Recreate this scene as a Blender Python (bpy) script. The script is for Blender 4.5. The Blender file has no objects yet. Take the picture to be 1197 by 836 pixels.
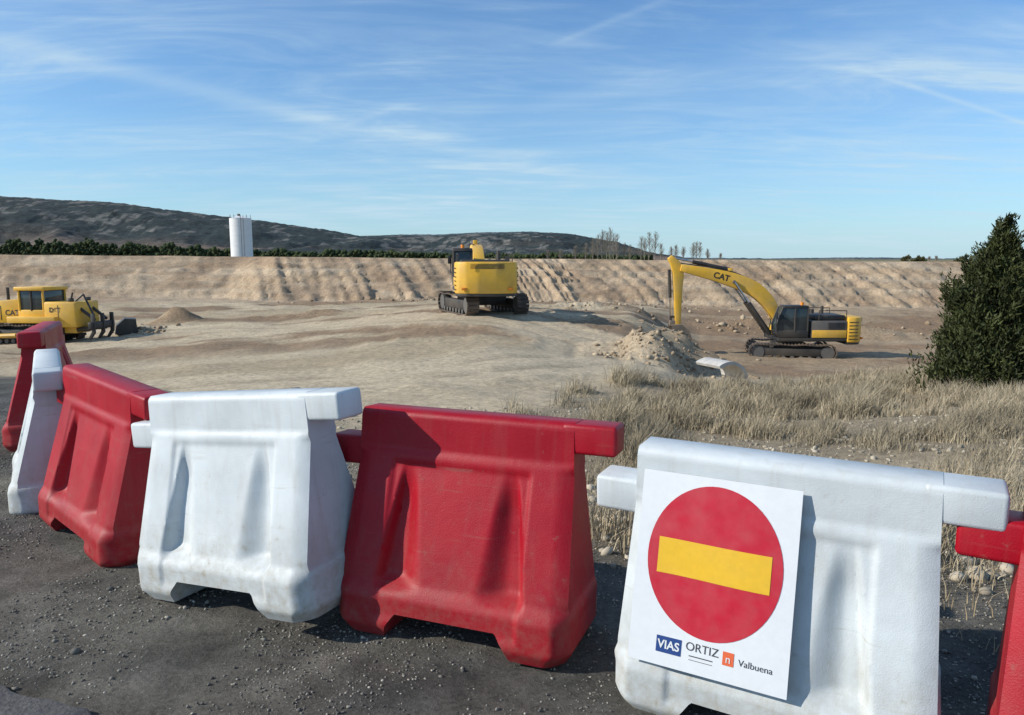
import bpy, bmesh, math, random
import numpy as np
from mathutils import Vector, Matrix
random.seed(7); rng=np.random.default_rng(11)
H=1.5; F=865.0; PITCH=math.atan(115/865.0)
sc=bpy.context.scene
sc.view_settings.view_transform='Standard'; sc.view_settings.look='None'; sc.view_settings.exposure=0
def link(o): sc.collection.objects.link(o); return o
def P(u,v,y):
    dx=(u-598.5)/F; dv=-(v-418)/F
    d=Vector((dx, math.cos(PITCH)+dv*math.sin(PITCH), -math.sin(PITCH)+dv*math.cos(PITCH)))
    t=y/d.y
    return Vector((d.x*t, y, H+d.z*t))
# ---------------- camera
cam=bpy.data.cameras.new('camera'); cam.sensor_width=36; cam.lens=36*F/1197; cam.clip_end=20000; cam.clip_start=0.05
co=link(bpy.data.objects.new('camera',cam)); co.location=(0,0,H); co.rotation_euler=(math.pi/2-PITCH,0,0); sc.camera=co
# ---------------- noise
TAB=rng.random((256,256))
def vn(x,y,sd=0):
    x=np.asarray(x,float)+sd*17.3; y=np.asarray(y,float)+sd*9.7
    xi=np.floor(x).astype(int); yi=np.floor(y).astype(int); fx=x-xi; fy=y-yi
    fx=fx*fx*(3-2*fx); fy=fy*fy*(3-2*fy)
    a=TAB[xi%256,yi%256]; b=TAB[(xi+1)%256,yi%256]; c=TAB[xi%256,(yi+1)%256]; d=TAB[(xi+1)%256,(yi+1)%256]
    return (a*(1-fx)+b*fx)*(1-fy)+(c*(1-fx)+d*fx)*fy
def fbm(x,y,o=4,sd=0):
    s=0; a=.5; t=0
    for i in range(o):
        s=s+a*vn(np.asarray(x)*2**i,np.asarray(y)*2**i,sd+i*3); t+=a; a*=.5
    return s/t
def sst(a,b,x):
    t=np.clip((np.asarray(x,float)-a)/(b-a),0,1); return t*t*(3-2*t)
# ---------------- materials
def newmat(name):
    m=bpy.data.materials.new(name); m.use_nodes=True
    return m,m.node_tree.nodes,m.node_tree.links,m.node_tree.nodes['Principled BSDF']
def paint(name,col,rough=.5,var=.15,dust=.0,dustcol=(.35,.28,.2),scale=6,metal=0,bump=0.0,spec=.5):
    m,n,l,b=newmat(name)
    tc=n.new('ShaderNodeTexCoord'); nz=n.new('ShaderNodeTexNoise'); nz.inputs['Scale'].default_value=scale; nz.inputs['Detail'].default_value=5
    nz.inputs['Roughness'].default_value=.65
    l.new(tc.outputs['Object'],nz.inputs['Vector'])
    r=n.new('ShaderNodeValToRGB'); r.color_ramp.elements[0].position=.3; r.color_ramp.elements[1].position=.7
    r.color_ramp.elements[0].color=tuple(c*(1-var) for c in col)+(1,); r.color_ramp.elements[1].color=tuple(min(1,c*(1+var)) for c in col)+(1,)
    l.new(nz.outputs['Fac'],r.inputs['Fac']); out=r.outputs['Color']
    if dust>0:
        n2=n.new('ShaderNodeTexNoise'); n2.inputs['Scale'].default_value=scale*.4; n2.inputs['Detail'].default_value=4; l.new(tc.outputs['Object'],n2.inputs['Vector'])
        r2=n.new('ShaderNodeMapRange'); r2.inputs[1].default_value=.35; r2.inputs[2].default_value=.75; r2.inputs[3].default_value=0; r2.inputs[4].default_value=dust
        l.new(n2.outputs['Fac'],r2.inputs[0])
        mx=n.new('ShaderNodeMixRGB'); mx.inputs[2].default_value=dustcol+(1,); l.new(r2.outputs[0],mx.inputs[0]); l.new(out,mx.inputs[1]); out=mx.outputs[0]
    l.new(out,b.inputs['Base Color']); b.inputs['Roughness'].default_value=rough; b.inputs['Metallic'].default_value=metal
    b.inputs['Specular IOR Level'].default_value=spec
    if bump>0:
        bp=n.new('ShaderNodeBump'); bp.inputs['Strength'].default_value=bump; bp.inputs['Distance'].default_value=.01
        l.new(nz.outputs['Fac'],bp.inputs['Height']); l.new(bp.outputs[0],b.inputs['Normal'])
    return m
def attrmat(name,rough=.95,scale1=8,scale2=60,bump=.4,dist=.03,var=.3,det=6,nr=.72,lo=.65,hi=1.35):
    m,n,l,b=newmat(name)
    at=n.new('ShaderNodeAttribute'); at.attribute_name='Col'
    geo=n.new('ShaderNodeNewGeometry')
    outs=[]
    for s in (scale1,scale2):
        nz=n.new('ShaderNodeTexNoise'); nz.inputs['Scale'].default_value=s; nz.inputs['Detail'].default_value=det; nz.inputs['Roughness'].default_value=nr
        l.new(geo.outputs['Position'],nz.inputs['Vector']); outs.append(nz.outputs['Fac'])
    add=n.new('ShaderNodeMath'); add.operation='ADD'; l.new(outs[0],add.inputs[0]); l.new(outs[1],add.inputs[1])
    mr=n.new('ShaderNodeMapRange'); mr.inputs[1].default_value=lo; mr.inputs[2].default_value=hi; mr.inputs[3].default_value=1-var; mr.inputs[4].default_value=1+var
    l.new(add.outputs[0],mr.inputs[0])
    mul=n.new('ShaderNodeVectorMath'); mul.operation='SCALE'; l.new(at.outputs['Color'],mul.inputs[0]); l.new(mr.outputs[0],mul.inputs['Scale'])
    l.new(mul.outputs[0],b.inputs['Base Color']); b.inputs['Roughness'].default_value=rough; b.inputs['Specular IOR Level'].default_value=.2
    if bump>0:
        bp=n.new('ShaderNodeBump'); bp.inputs['Strength'].default_value=bump; bp.inputs['Distance'].default_value=dist
        l.new(add.outputs[0],bp.inputs['Height']); l.new(bp.outputs[0],b.inputs['Normal'])
    return m
def simpleattr(name,rough=.9,spec=.2):
    m,n,l,b=newmat(name)
    at=n.new('ShaderNodeAttribute'); at.attribute_name='Col'; geo=n.new('ShaderNodeNewGeometry')
    nz=n.new('ShaderNodeTexNoise'); nz.inputs['Scale'].default_value=4; nz.inputs['Detail'].default_value=1; l.new(geo.outputs['Position'],nz.inputs['Vector'])
    mr=n.new('ShaderNodeMapRange'); mr.inputs[1].default_value=.3; mr.inputs[2].default_value=.7; mr.inputs[3].default_value=.8; mr.inputs[4].default_value=1.2; l.new(nz.outputs['Fac'],mr.inputs[0])
    mul=n.new('ShaderNodeVectorMath'); mul.operation='SCALE'; l.new(at.outputs['Color'],mul.inputs[0]); l.new(mr.outputs[0],mul.inputs['Scale'])
    l.new(mul.outputs[0],b.inputs['Base Color']); b.inputs['Roughness'].default_value=rough; b.inputs['Specular IOR Level'].default_value=spec
    return m
M_yel=paint('yellow_paint',(.78,.44,.03),.45,.12,.4,(.42,.32,.2),2)
M_blk=paint('black_paint',(.02,.02,.022),.5,.2,.35,(.2,.16,.11),2)
M_gry=paint('gray_paint',(.09,.09,.09),.5,.2,.4,(.25,.2,.14),2)
M_trk=paint('track_steel',(.06,.048,.04),.7,.3,.7,(.26,.19,.13),3)
M_rod=paint('chrome_rod',(.6,.6,.6),.2,.1,0,metal=1)
M_gls=paint('cab_glass',(.03,.045,.05),.06,.1,.12,(.3,.28,.25),1)
M_orange=paint('orange_lamp',(.8,.25,.02),.4)
M_bucket=paint('worn_bucket_steel',(.16,.13,.1),.55,.3,.6,(.3,.22,.15),4)
def barrier_mat(name,col,dust,dcol):
    m,n,l,b=newmat(name)
    tc=n.new('ShaderNodeTexCoord'); sep=n.new('ShaderNodeSeparateXYZ'); l.new(tc.outputs['Object'],sep.inputs[0])
    oi=n.new('ShaderNodeObjectInfo'); va=n.new('ShaderNodeVectorMath'); va.operation='ADD'
    sc1=n.new('ShaderNodeVectorMath'); sc1.operation='SCALE'; sc1.inputs['Scale'].default_value=13
    cmb=n.new('ShaderNodeCombineXYZ'); 
    for i in range(3): l.new(oi.outputs['Random'],cmb.inputs[i])
    l.new(cmb.outputs[0],sc1.inputs[0]); l.new(tc.outputs['Object'],va.inputs[0]); l.new(sc1.outputs[0],va.inputs[1])
    def noise(s,d=6,r=.6,vec=None):
        z=n.new('ShaderNodeTexNoise'); z.inputs['Scale'].default_value=s; z.inputs['Detail'].default_value=d; z.inputs['Roughness'].default_value=r; l.new(vec or va.outputs[0],z.inputs['Vector']); return z
    def mrange(src,a,b_,c,d_):
        q=n.new('ShaderNodeMapRange'); q.inputs[1].default_value=a; q.inputs[2].default_value=b_; q.inputs[3].default_value=c; q.inputs[4].default_value=d_; l.new(src,q.inputs[0]); return q.outputs[0]
    def mth(op,a,b_):
        q=n.new('ShaderNodeMath'); q.operation=op
        for i,v in enumerate((a,b_)):
            if isinstance(v,(int,float)): q.inputs[i].default_value=v
            else: l.new(v,q.inputs[i])
        return q.outputs[0]
    n1=noise(3.5); n2=noise(26,7,.68); n3=noise(220,3)
    mpv=n.new('ShaderNodeVectorMath'); mpv.operation='MULTIPLY'; mpv.inputs[1].default_value=(18,18,1.4); l.new(va.outputs[0],mpv.inputs[0])
    n4=noise(1.0,5,.6,mpv.outputs[0])
    mps=n.new('ShaderNodeVectorMath'); mps.operation='MULTIPLY'; mps.inputs[1].default_value=(3,3,60); l.new(va.outputs[0],mps.inputs[0])
    n5=noise(1.0,4,.6,mps.outputs[0])
    r=n.new('ShaderNodeValToRGB'); r.color_ramp.elements[0].position=.3; r.color_ramp.elements[1].position=.7
    r.color_ramp.elements[0].color=tuple(c*.84 for c in col)+(1,); r.color_ramp.elements[1].color=tuple(min(1,c*1.1) for c in col)+(1,)
    l.new(n1.outputs['Fac'],r.inputs[0])
    low=mrange(sep.outputs['Z'],.45,-.02,0,.95)
    d1=mth('MULTIPLY',mth('MULTIPLY',low,mrange(n2.outputs['Fac'],.35,.66,.1,1)),dust)
    d2=mth('MULTIPLY',mrange(n4.outputs['Fac'],.52,.75,0,1),dust*.30)
    d3=mth('MULTIPLY',mth('MULTIPLY',mrange(n5.outputs['Fac'],.60,.70,0,1),mrange(n1.outputs['Fac'],.45,.6,0,1)),.35)
    d4=mrange(n2.outputs['Fac'],.62,.72,0,.35)
    tot=mth('MINIMUM',mth('ADD',mth('ADD',d1,d2),mth('ADD',d3,d4)),.9)
    mx=n.new('ShaderNodeMixRGB'); l.new(tot,mx.inputs[0]); l.new(r.outputs[0],mx.inputs[1]); mx.inputs[2].default_value=dcol+(1,)
    l.new(mx.outputs[0],b.inputs['Base Color'])
    l.new(mth('ADD',mrange(n1.outputs['Fac'],.3,.7,.38,.56),mth('MULTIPLY',tot,.3)),b.inputs['Roughness'])
    bp=n.new('ShaderNodeBump'); bp.inputs['Strength'].default_value=.25; bp.inputs['Distance'].default_value=.004; l.new(n3.outputs['Fac'],bp.inputs['Height'])
    bp2=n.new('ShaderNodeBump'); bp2.inputs['Strength'].default_value=.12; bp2.inputs['Distance'].default_value=.03; l.new(n1.outputs['Fac'],bp2.inputs['Height']); l.new(bp.outputs[0],bp2.inputs['Normal'])
    l.new(bp2.outputs[0],b.inputs['Normal'])
    b.inputs['Specular IOR Level'].default_value=.35
    return m
M_red=barrier_mat('red_plastic',(.34,.002,.013),.5,(.24,.12,.095))
M_wht=barrier_mat('white_plastic',(.56,.605,.625),.85,(.33,.30,.23))
# ---------------- mesh helpers
def mkobj(name,verts,faces,mats,parent=None,smooth=False):
    me=bpy.data.meshes.new(name); me.from_pydata([tuple(v) for v in verts],[],faces)
    for m in (mats if isinstance(mats,list) else [mats]): me.materials.append(m)
    if smooth: me.polygons.foreach_set('use_smooth',[True]*len(me.polygons))
    me.update(); o=link(bpy.data.objects.new(name,me)); 
    if parent: o.parent=parent
    return o
def npobj(name,V,Fc,mat,col=None,smooth=False,parent=None):
    me=bpy.data.meshes.new(name); n=len(V); m,k=Fc.shape
    me.vertices.add(n); me.vertices.foreach_set('co',np.ascontiguousarray(V,dtype=np.float32).ravel())
    me.loops.add(m*k); me.loops.foreach_set('vertex_index',np.ascontiguousarray(Fc,dtype=np.int32).ravel())
    me.polygons.add(m); me.polygons.foreach_set('loop_start',np.arange(0,m*k,k,dtype=np.int32))
    me.polygons.foreach_set('loop_total',np.full(m,k,dtype=np.int32))
    me.update(calc_edges=True); me.validate()
    if smooth: me.polygons.foreach_set('use_smooth',np.ones(m,bool))
    if col is not None:
        a=me.color_attributes.new('Col','FLOAT_COLOR','POINT'); c=np.ones((n,4),np.float32); c[:,:3]=col; a.data.foreach_set('color',c.ravel())
    me.materials.append(mat); o=link(bpy.data.objects.new(name,me))
    if parent: o.parent=parent
    return o
def empty(name,loc=(0,0,0),rz=0,parent=None):
    o=link(bpy.data.objects.new(name,None)); o.location=loc; o.rotation_euler=(0,0,rz); o.parent=parent; o.empty_display_size=.2; return o
def from_bm(name,bm,mat,parent,smooth=False):
    me=bpy.data.meshes.new(name); bm.to_mesh(me); bm.free(); me.materials.append(mat)
    if smooth:
        me.polygons.foreach_set('use_smooth',[True]*len(me.polygons)); me.set_sharp_from_angle(angle=math.radians(35))
    o=link(bpy.data.objects.new(name,me)); o.parent=parent; return o
def bevel(bm,w,seg=2):
    if w>0: bmesh.ops.bevel(bm,geom=list(bm.edges),offset=w,segments=seg,affect='EDGES',profile=.5,clamp_overlap=True)
def box(name,parent,x0,x1,y0,y1,z0,z1,mat,bev=.03,rot=None):
    bm=bmesh.new(); bmesh.ops.create_cube(bm,size=1)
    c=Vector(((x0+x1)/2,(y0+y1)/2,(z0+z1)/2))
    bmesh.ops.scale(bm,vec=(x1-x0,y1-y0,z1-z0),verts=bm.verts); bevel(bm,bev)
    if rot: bmesh.ops.rotate(bm,cent=(0,0,0),matrix=rot,verts=bm.verts)
    bmesh.ops.translate(bm,vec=c,verts=bm.verts)
    return from_bm(name,bm,mat,parent,True)
def prism(name,parent,pts,a0,a1,mat,axis='y',bev=.02):
    bm=bmesh.new()
    def mp(p,a): return (p[0],a,p[1]) if axis=='y' else (p[0],p[1],a)
    v0=[bm.verts.new(mp(p,a0)) for p in pts]; v1=[bm.verts.new(mp(p,a1)) for p in pts]
    bm.faces.new(v0); bm.faces.new(list(reversed(v1)))
    n=len(pts)
    for i in range(n): bm.faces.new([v0[(i+1)%n],v0[i],v1[i],v1[(i+1)%n]])
    bmesh.ops.recalc_face_normals(bm,faces=bm.faces); bevel(bm,bev)
    return from_bm(name,bm,mat,parent,True)
def rod(name,parent,p1,p2,r,mat,seg=14,r2=None):
    p1=Vector(p1); p2=Vector(p2); d=p2-p1; bm=bmesh.new()
    bmesh.ops.create_cone(bm,cap_ends=True,segments=seg,radius1=r,radius2=r if r2 is None else r2,depth=d.length)
    M=Matrix.Translation((p1+p2)/2)@d.to_track_quat('Z','Y').to_matrix().to_4x4(); bmesh.ops.transform(bm,matrix=M,verts=bm.verts)
    return from_bm(name,bm,mat,parent,True)
def ribbon(name,parent,cl,y0,y1,mat,bev=.04):
    pts=[]
    for i in range(len(cl)-1):
        p0=cl[max(0,i-1)];p1=cl[i];p2=cl[i+1];p3=cl[min(len(cl)-1,i+2)]
        for k in range(3):
            t=k/3; pts.append(tuple(.5*((2*p1[j])+(-p0[j]+p2[j])*t+(2*p0[j]-5*p1[j]+4*p2[j]-p3[j])*t*t+(-p0[j]+3*p1[j]-3*p2[j]+p3[j])*t**3) for j in range(3)))
    pts.append(cl[-1]); cl=pts
    up=[];dn=[]
    for i,(x,z,w) in enumerate(cl):
        a=cl[max(0,i-1)]; b=cl[min(len(cl)-1,i+1)]; t=Vector((b[0]-a[0],b[1]-a[1])).normalized(); nn=Vector((-t.y,t.x))
        up.append((x+nn.x*w/2,z+nn.y*w/2)); dn.append((x-nn.x*w/2,z-nn.y*w/2))
    return prism(name,parent,up+dn[::-1],y0,y1,mat,'y',bev)
def text(name,parent,s,size,M,mat,mapf=None,bold=0.0):
    cu=bpy.data.curves.new(name,'FONT'); cu.body=s; cu.size=size; cu.align_x='CENTER'; cu.align_y='CENTER'; cu.offset=bold
    to=link(bpy.data.objects.new(name+'_c',cu)); bpy.context.view_layer.update()
    me=bpy.data.meshes.new_from_object(to.evaluated_get(bpy.context.evaluated_depsgraph_get())); bpy.data.objects.remove(to)
    if mapf:
        for v in me.vertices: v.co=mapf(v.co.x,v.co.y)
    else: me.transform(M)
    me.materials.clear(); me.materials.append(mat); o=link(bpy.data.objects.new(name,me)); o.parent=parent; return o
# ---------------- terrain function
XE=np.array([-60,-8,-5,-3.7,-2.5,-1,0,1,2,5,40]); YE=np.array([8,8.3,8.0,7.0,5.4,4.15,3.75,3.35,2.95,1.8,-18])
S=[-1.2,-0.64,-0.35,-0.05,0.15,0.26,0.40,0.64,1.2]
Yr=[10,20,30,38,46,58,63,70]
Zt=.1+np.array([
 [-1.5,-1.5,-1.5,-1.4,-1.3,-1.3,-1.3,-1.2,-1.2],
 [-2.5,-2.4,-2.2,-2.1,-2.2,-2.4,-2.6,-2.5,-2.5],
 [-3.0,-2.9,-2.5,-1.9,-2.5,-3.3,-3.5,-3.2,-3.2],
 [-3.2,-3.2,-2.5,-1.45,-2.0,-4.0,-4.3,-4.2,-4.2],
 [-3.2,-3.2,-2.6,-1.5,-1.95,-4.4,-4.5,-4.5,-4.5],
 [-2.9,-2.9,-2.7,-2.1,-2.5,-4.3,-4.6,-4.6,-4.6],
 [-2.7,-2.7,-2.6,-2.3,-2.6,-3.4,-3.4,-3.5,-3.5],
 [-2.5,-2.5,-2.5,-2.4,-2.7,-3.0,-3.0,-3.1,-3.1]])
def ztab(s,y):
    s=np.clip(s,S[0],S[-1]); y=np.clip(y,Yr[0],Yr[-1])
    si=np.clip(np.searchsorted(S,s)-1,0,len(S)-2); yi=np.clip(np.searchsorted(Yr,y)-1,0,len(Yr)-2)
    Sa=np.array(S); Ya=np.array(Yr)
    fs=(s-Sa[si])/(Sa[si+1]-Sa[si]); fy=(y-Ya[yi])/(Ya[yi+1]-Ya[yi]); fs=fs*fs*(3-2*fs)
    return (Zt[yi,si]*(1-fs)+Zt[yi,si+1]*fs)*(1-fy)+(Zt[yi+1,si]*(1-fs)+Zt[yi+1,si+1]*fs)*fy
TRK=np.array([(-40,19),(-22,19.5),(-10,20.5),(-2,23),(3.2,27.5),(3.8,32),(0,36.5),(-8,40),(-18,43),(-34,46)],float)
def trackdist(x,y):
    d=np.full(np.shape(x),1e9)
    for (ax,ay),(bx,by) in zip(TRK[:-1],TRK[1:]):
        vx,vy=bx-ax,by-ay; t=np.clip(((x-ax)*vx+(y-ay)*vy)/(vx*vx+vy*vy),0,1)
        d=np.minimum(d,np.hypot(x-ax-t*vx,y-ay-t*vy))
    return d
def terr(x,y):
    x=np.asarray(x,float); y=np.asarray(y,float)
    ys=np.maximum(y,2.0); s=x/ys
    ye=np.interp(x,XE,YE)
    left=np.clip(-x-2.2,0,3)*.05
    sh=left*sst(1.5,4,y)+(fbm(x*2,y*2,4,1)-.5)*.045*sst(.8,2.2,y)+(fbm(x*9,y*9,3,2)-.5)*.034
    td=trackdist(x,y); ont=sst(3.2,1.8,td)
    zt=ztab(s,y)+(fbm(x*.35,y*.35,5,3)-.5)*.4*sst(8,16,y)*(1-.6*ont)+(fbm(x*1.7,y*1.7,4,5)-.5)*(.05+.12*sst(28,36,y))*(1-.7*ont)
    zt=zt-.07*np.exp(-((td-.95)/.28)**2)+.08*np.exp(-((td-2.6)/.4)**2)*fbm(x*.8,y*.8,3,6)*2
    w=sst(0,6.5,y-ye)
    z=sh*(1-w)+zt*w
    def mound(u,yy,h,r,ry=None):
        nonlocal z
        cx=(u-598.5)/F*yy*1.005; ry=ry or r
        d=np.sqrt(((x-cx)/r)**2+((y-yy)/ry)**2)+(fbm(x*1.3,y*1.3,4,8)-.5)*.5
        z=z+h*np.clip(1-d,0,1)**1.2
    mound(765,29.8,1.25,1.9,1.6); mound(795,31,.8,2.6,1.3); mound(800,42,1.0,2.4); mound(730,31.5,.55,2.4,1.5); mound(900,60,.8,7,2); mound(700,52,.7,6,2.0); mound(690,40,.35,3,1.2)
    mound(208,50,1.1,2.0,1.5); mound(1010,56,.9,6,2); mound(160,45,.4,1.6,1.4); mound(370,52,.4,6,1.3)
    yb=70.5+(fbm(x*.06,x*0,2,12)-.5)*4
    left2=sst(-24,-30,x)
    rid=np.abs(fbm(x*.9+ (y-70)*.4,y*.06,3,14)-.5)*2; rid2=np.abs(vn(x*2.3+(y-70)*.9,y*.1,15)-.5)*2
    yb=yb-(rid*1.35+rid2*.55)*(1-.8*left2)+left2*4+(fbm(x*1.2,y*1.2,3,18)-.5)*.7+(fbm(x*.18,y*1.1,3,19)-.5)*.9
    top=1.62-0.0075*(x+10)+(fbm(x*.12,x*0,3,21)-.5)*.2
    e=np.clip((y-yb)/8.0,0,1); e2=e**.85
    e2=np.clip(e2+.024*np.sin(2*math.pi*6*e2+3*fbm(x*.08,y*0,2,23))*np.sin(math.pi*e2),0,1)
    z=np.where(y>60, z*(1-e2)+top*e2 , z)
    z=np.where(y>85, top*sst(140,85,y)+ .35*(1-sst(140,85,y)) + 0*x, z)
    z=np.where(y>140, .35-(y-140)*.00025, z)
    return z
def tz(x,y): return float(terr(np.array([x]),np.array([y]))[0])
gx=1.0*np.geomspace(68,6000,34); xs=np.concatenate([-gx[::-1],np.arange(-67.5,-6,.3),np.arange(-6,6,.05),np.arange(6,67.8,.3),gx])
ysv=np.concatenate([-np.geomspace(300,5,10),np.arange(-4,1.5,.5),np.arange(1.5,7,.05),np.arange(7,62,.26),np.arange(62,84,.16),np.geomspace(84.2,9000,45)])
X,Y=np.meshgrid(xs,ysv); Z=terr(X,Y)
def grassmask(x,y):
    s=x/np.maximum(y,1); ye=np.interp(x,XE,YE)
    sl=np.interp(y,[0,6,12,16,20,25,30],[-.02,-.02,-.01,.03,.09,.17,.26])+(fbm(x*.5,y*.5,3,31)-.5)*.12
    far=np.interp(s,[0,.3,.45,.8],[24,25,28,29])+(fbm(x*.4,y*.4,3,33)-.5)*6
    m=sst(0,.05,s-sl)*sst(0,.7,y-ye+(fbm(x*2,y*2,3,36)-.5)*1.2)*sst(0,2,far-y)
    lane=np.exp(-((y-(9.3+ (fbm(x*.3,0*x,2,37)-.5)*2))/.8)**2)*sst(.36,.55,s)
    lane2=np.exp(-((y-(17+ (fbm(x*.3,0*x,2,39)-.5)*3))/.9)**2)*sst(.2,.35,s)*.9
    return m*(1-.9*lane)*(1-lane2)
def terrcol(x,y,z):
    c=lambda *a: np.array(a)
    tan=c(.43,.345,.23); brown=c(.235,.16,.10); gravel=c(.118,.115,.106); pale=c(.54,.45,.315); under=c(.27,.22,.15)
    n=fbm(x*.12,y*.25,5,41)[...,None]; n2=fbm(x*.6,y*1.3,4,43)[...,None]
    n=n+.06*sst(34,28,y)[...,None]
    col=tan*(1-sst(.45,.62,n)*.7)+pale*sst(.45,.62,n)*.7
    bm_=sst(.45,.56,fbm(x*.09+3,y*.25,5,45)+.08*np.exp(-((y-36)/5)**2))[...,None]*sst(28,33,y)[...,None]
    col=col*(1-bm_*.85)+brown*bm_*.85
    pit=(sst(.2,.27,x/np.maximum(y,1))*sst(33,38,y)*sst(74,66,y))[...,None]
    col=col*(1-pit*.6)+brown*1.1*pit*.6
    td=trackdist(x,y); o=(sst(3.4,1.9,td+(fbm(x*.8,y*.8,3,50)-.5)*1.2)*sst(10,14,y))[...,None]
    col=col*(1-o*.8)+pale*1.04*o*.8
    rut=(np.exp(-((td-.95)/.3)**2)*sst(.35,.6,fbm(x*.5,y*.5,3,51)))[...,None]; col=col*(1-.28*rut)
    sp=(np.exp(-(((x-(y*.2))/3.0)**2+((y-30.3)/2)**2)))[...,None]; col=col*(1-.55*sp)+c(.34,.25,.165)*.55*sp
    emb=sst(66,70,y)[...,None]*sst(90,80,y)[...,None]
    ec=c(.38,.285,.19)*(.7+.6*n2)
    st=sst(.4,.62,fbm(x*.08,z*3.0,4,47))[...,None]; ec=ec*(1-.55*st)+c(.48,.39,.28)*.55*st
    rr=sst(.48,.62,fbm(x*.3+y*.2,z*.8,4,147))[...,None]
    ec=ec*(1-rr*.45)+c(.25,.165,.105)*rr*.45
    col=col*(1-emb)+ec*emb
    ye=np.interp(x,XE,YE); g=sst(1.2,0,y-ye+(fbm(x*1.5,y*1.5,4,48)-.5)*1.6)[...,None]
    slope=(sst(0,1,y-ye)*sst(9,5,y-ye))[...,None]
    col=col*(1-slope*.5)+c(.34,.29,.21)*slope*.5
    gp=sst(.35,.65,fbm(x*1.3,y*1.8,5,148))[...,None]; gq=fbm(x*5,y*6,4,149)[...,None]
    col=col*(1-g)+(gravel*(1-gp*.4)+c(.24,.22,.18)*gp*.4)*(.5+1.0*gq)*g
    gm=grassmask(x,y)[...,None]*.8
    col=col*(1-gm)+under*gm
    far=sst(90,160,y)[...,None]
    col=col*(1-far)+c(.2,.17,.09)*far
    return col*(.88+.24*n2)
Cc=terrcol(X,Y,Z)
ny,nx=X.shape; V=np.stack([X,Y,Z],-1).reshape(-1,3); idx=np.arange(nx*ny).reshape(ny,nx)
Fc=np.stack([idx[:-1,:-1],idx[:-1,1:],idx[1:,1:],idx[1:,:-1]],-1).reshape(-1,4)
M_ter=attrmat('bare_earth',.95,5,60,1.0,.03,.75,7,.78)
npobj('ground',V,Fc,M_ter,Cc.reshape(-1,3),True)
# ---------------- road
M_asp=paint('asphalt',(.115,.113,.11),.85,.5,.35,(.2,.18,.15),70,bump=.8)
d=Vector((.912,-.41,0)); nrm=Vector((-.41,-.912,0)); p0=Vector((-1.5,2.32,0))
rv=[];rf=[]; N=500
for i in range(N+1):
    a=-14+30*i/N; e=p0+d*a; jit=(float(fbm(a*3,0.,4,60))-.5)*.25
    e1=e+nrm*jit; e2=e+nrm*7
    zz=tz(e1.x,e1.y)
    rv+= [(e1.x,e1.y,-.02),(e1.x+nrm.x*.03,e1.y+nrm.y*.03,.016+max(0,zz)),(e1.x+nrm.x*.6,e1.y+nrm.y*.6,.03+max(0,zz)),(e2.x,e2.y,.03)]
for i in range(N):
    for k in range(3): rf.append((i*4+k,i*4+k+1,i*4+k+5,i*4+k+4))
mkobj('asphalt_road',rv,rf,M_asp,smooth=True)
# ---------------- stones
def icos():
    bm=bmesh.new(); bmesh.ops.create_icosphere(bm,subdivisions=1,radius=1); v=np.array([x.co[:] for x in bm.verts]); f=np.array([[q.index for q in p.verts] for p in bm.faces]); bm.free(); return v,f
IV,IF=icos()
def stones(name,px,py,sz,cols,mat,sink=.3,parent=None,pz=None):
    n=len(px); z=terr(px,py) if pz is None else pz
    V=np.repeat(IV[None],n,0)*(1+(rng.random((n,len(IV),1))-.5)*.55)
    V*= (rng.random((n,1,3))*.7+.55); a=rng.random(n)*6.28; c,s=np.cos(a)[:,None],np.sin(a)[:,None]
    x=V[...,0]*c-V[...,1]*s; y=V[...,0]*s+V[...,1]*c
    V=np.stack([x,y,V[...,2]*.75],-1)*sz[:,None,None]
    V+=np.stack([px,py,z+sz*(.5-sink)],-1)[:,None]
    Fa=(IF[None]+(np.arange(n)*len(IV))[:,None,None]).reshape(-1,3)
    return npobj(name,V.reshape(-1,3),Fa,mat,np.repeat(cols,len(IV),0))
M_st=simpleattr('stone',.9)
def stcol(n,a=(.10,.097,.09),b=(.42,.39,.33)):
    t=rng.random((n,1))**1.6; return np.array(a)*(1-t)+np.array(b)*t
n=150000; px=rng.uniform(-5,2.8,n); py=rng.uniform(1.8,7.5,n); ye=np.interp(px,XE,YE)
k=(py<ye+1.5)&(fbm(px*1.8,py*1.8,4,71)+.3*(rng.random(n)-.5)>.45)
k&=((px+1.5)*-.41+(py-2.32)*-.912)<.05
px,py=px[k],py[k]; m_=len(px); sz=.0016+.0048*rng.random(m_)**2.2+.005*(rng.random(m_)>.97)+.022*(rng.random(m_)>.9982)*rng.random(m_)
stones('gravel',px,py,sz,stcol(m_),M_st)
n=9000; y_=rng.uniform(3.2,16,n); s_=rng.uniform(-.3,.75,n); px=s_*y_; py=y_; ye=np.interp(px,XE,YE); k=(py>ye-.2); px,py=px[k],py[k]
stones('slope_rubble',px,py,.009+.04*rng.random(len(px))**5,stcol(len(px),(.25,.22,.17),(.48,.43,.34)),M_st)
def ring(u,y,r,n,s0,s1,ry=None):
    cx=(u-598.5)/F*y; a=rng.normal(0,r*.5,n); b=rng.normal(0,(ry or r)*.5,n); return cx+a,y+b,s0+(s1-s0)*rng.random(n)**5
L=[ring(768,29.8,2.4,380,.03,.15,1.6),ring(795,31,3,200,.03,.15,1.3),ring(800,42,2.4,120,.04,.2),ring(160,44,2,160,.04,.22),ring(900,60,7,250,.05,.3,2),ring(700,52,5,120,.04,.2,2),ring(1010,57,7,200,.05,.3,2),ring(620,68,22,500,.05,.22,2.5),ring(690,39,3,80,.03,.12)]
px=np.concatenate([l[0] for l in L]); py=np.concatenate([l[1] for l in L]); sz=np.concatenate([l[2] for l in L])
stones('earth_clods',px,py,sz,stcol(len(px),(.24,.175,.115),(.46,.38,.27)),M_st)
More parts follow.
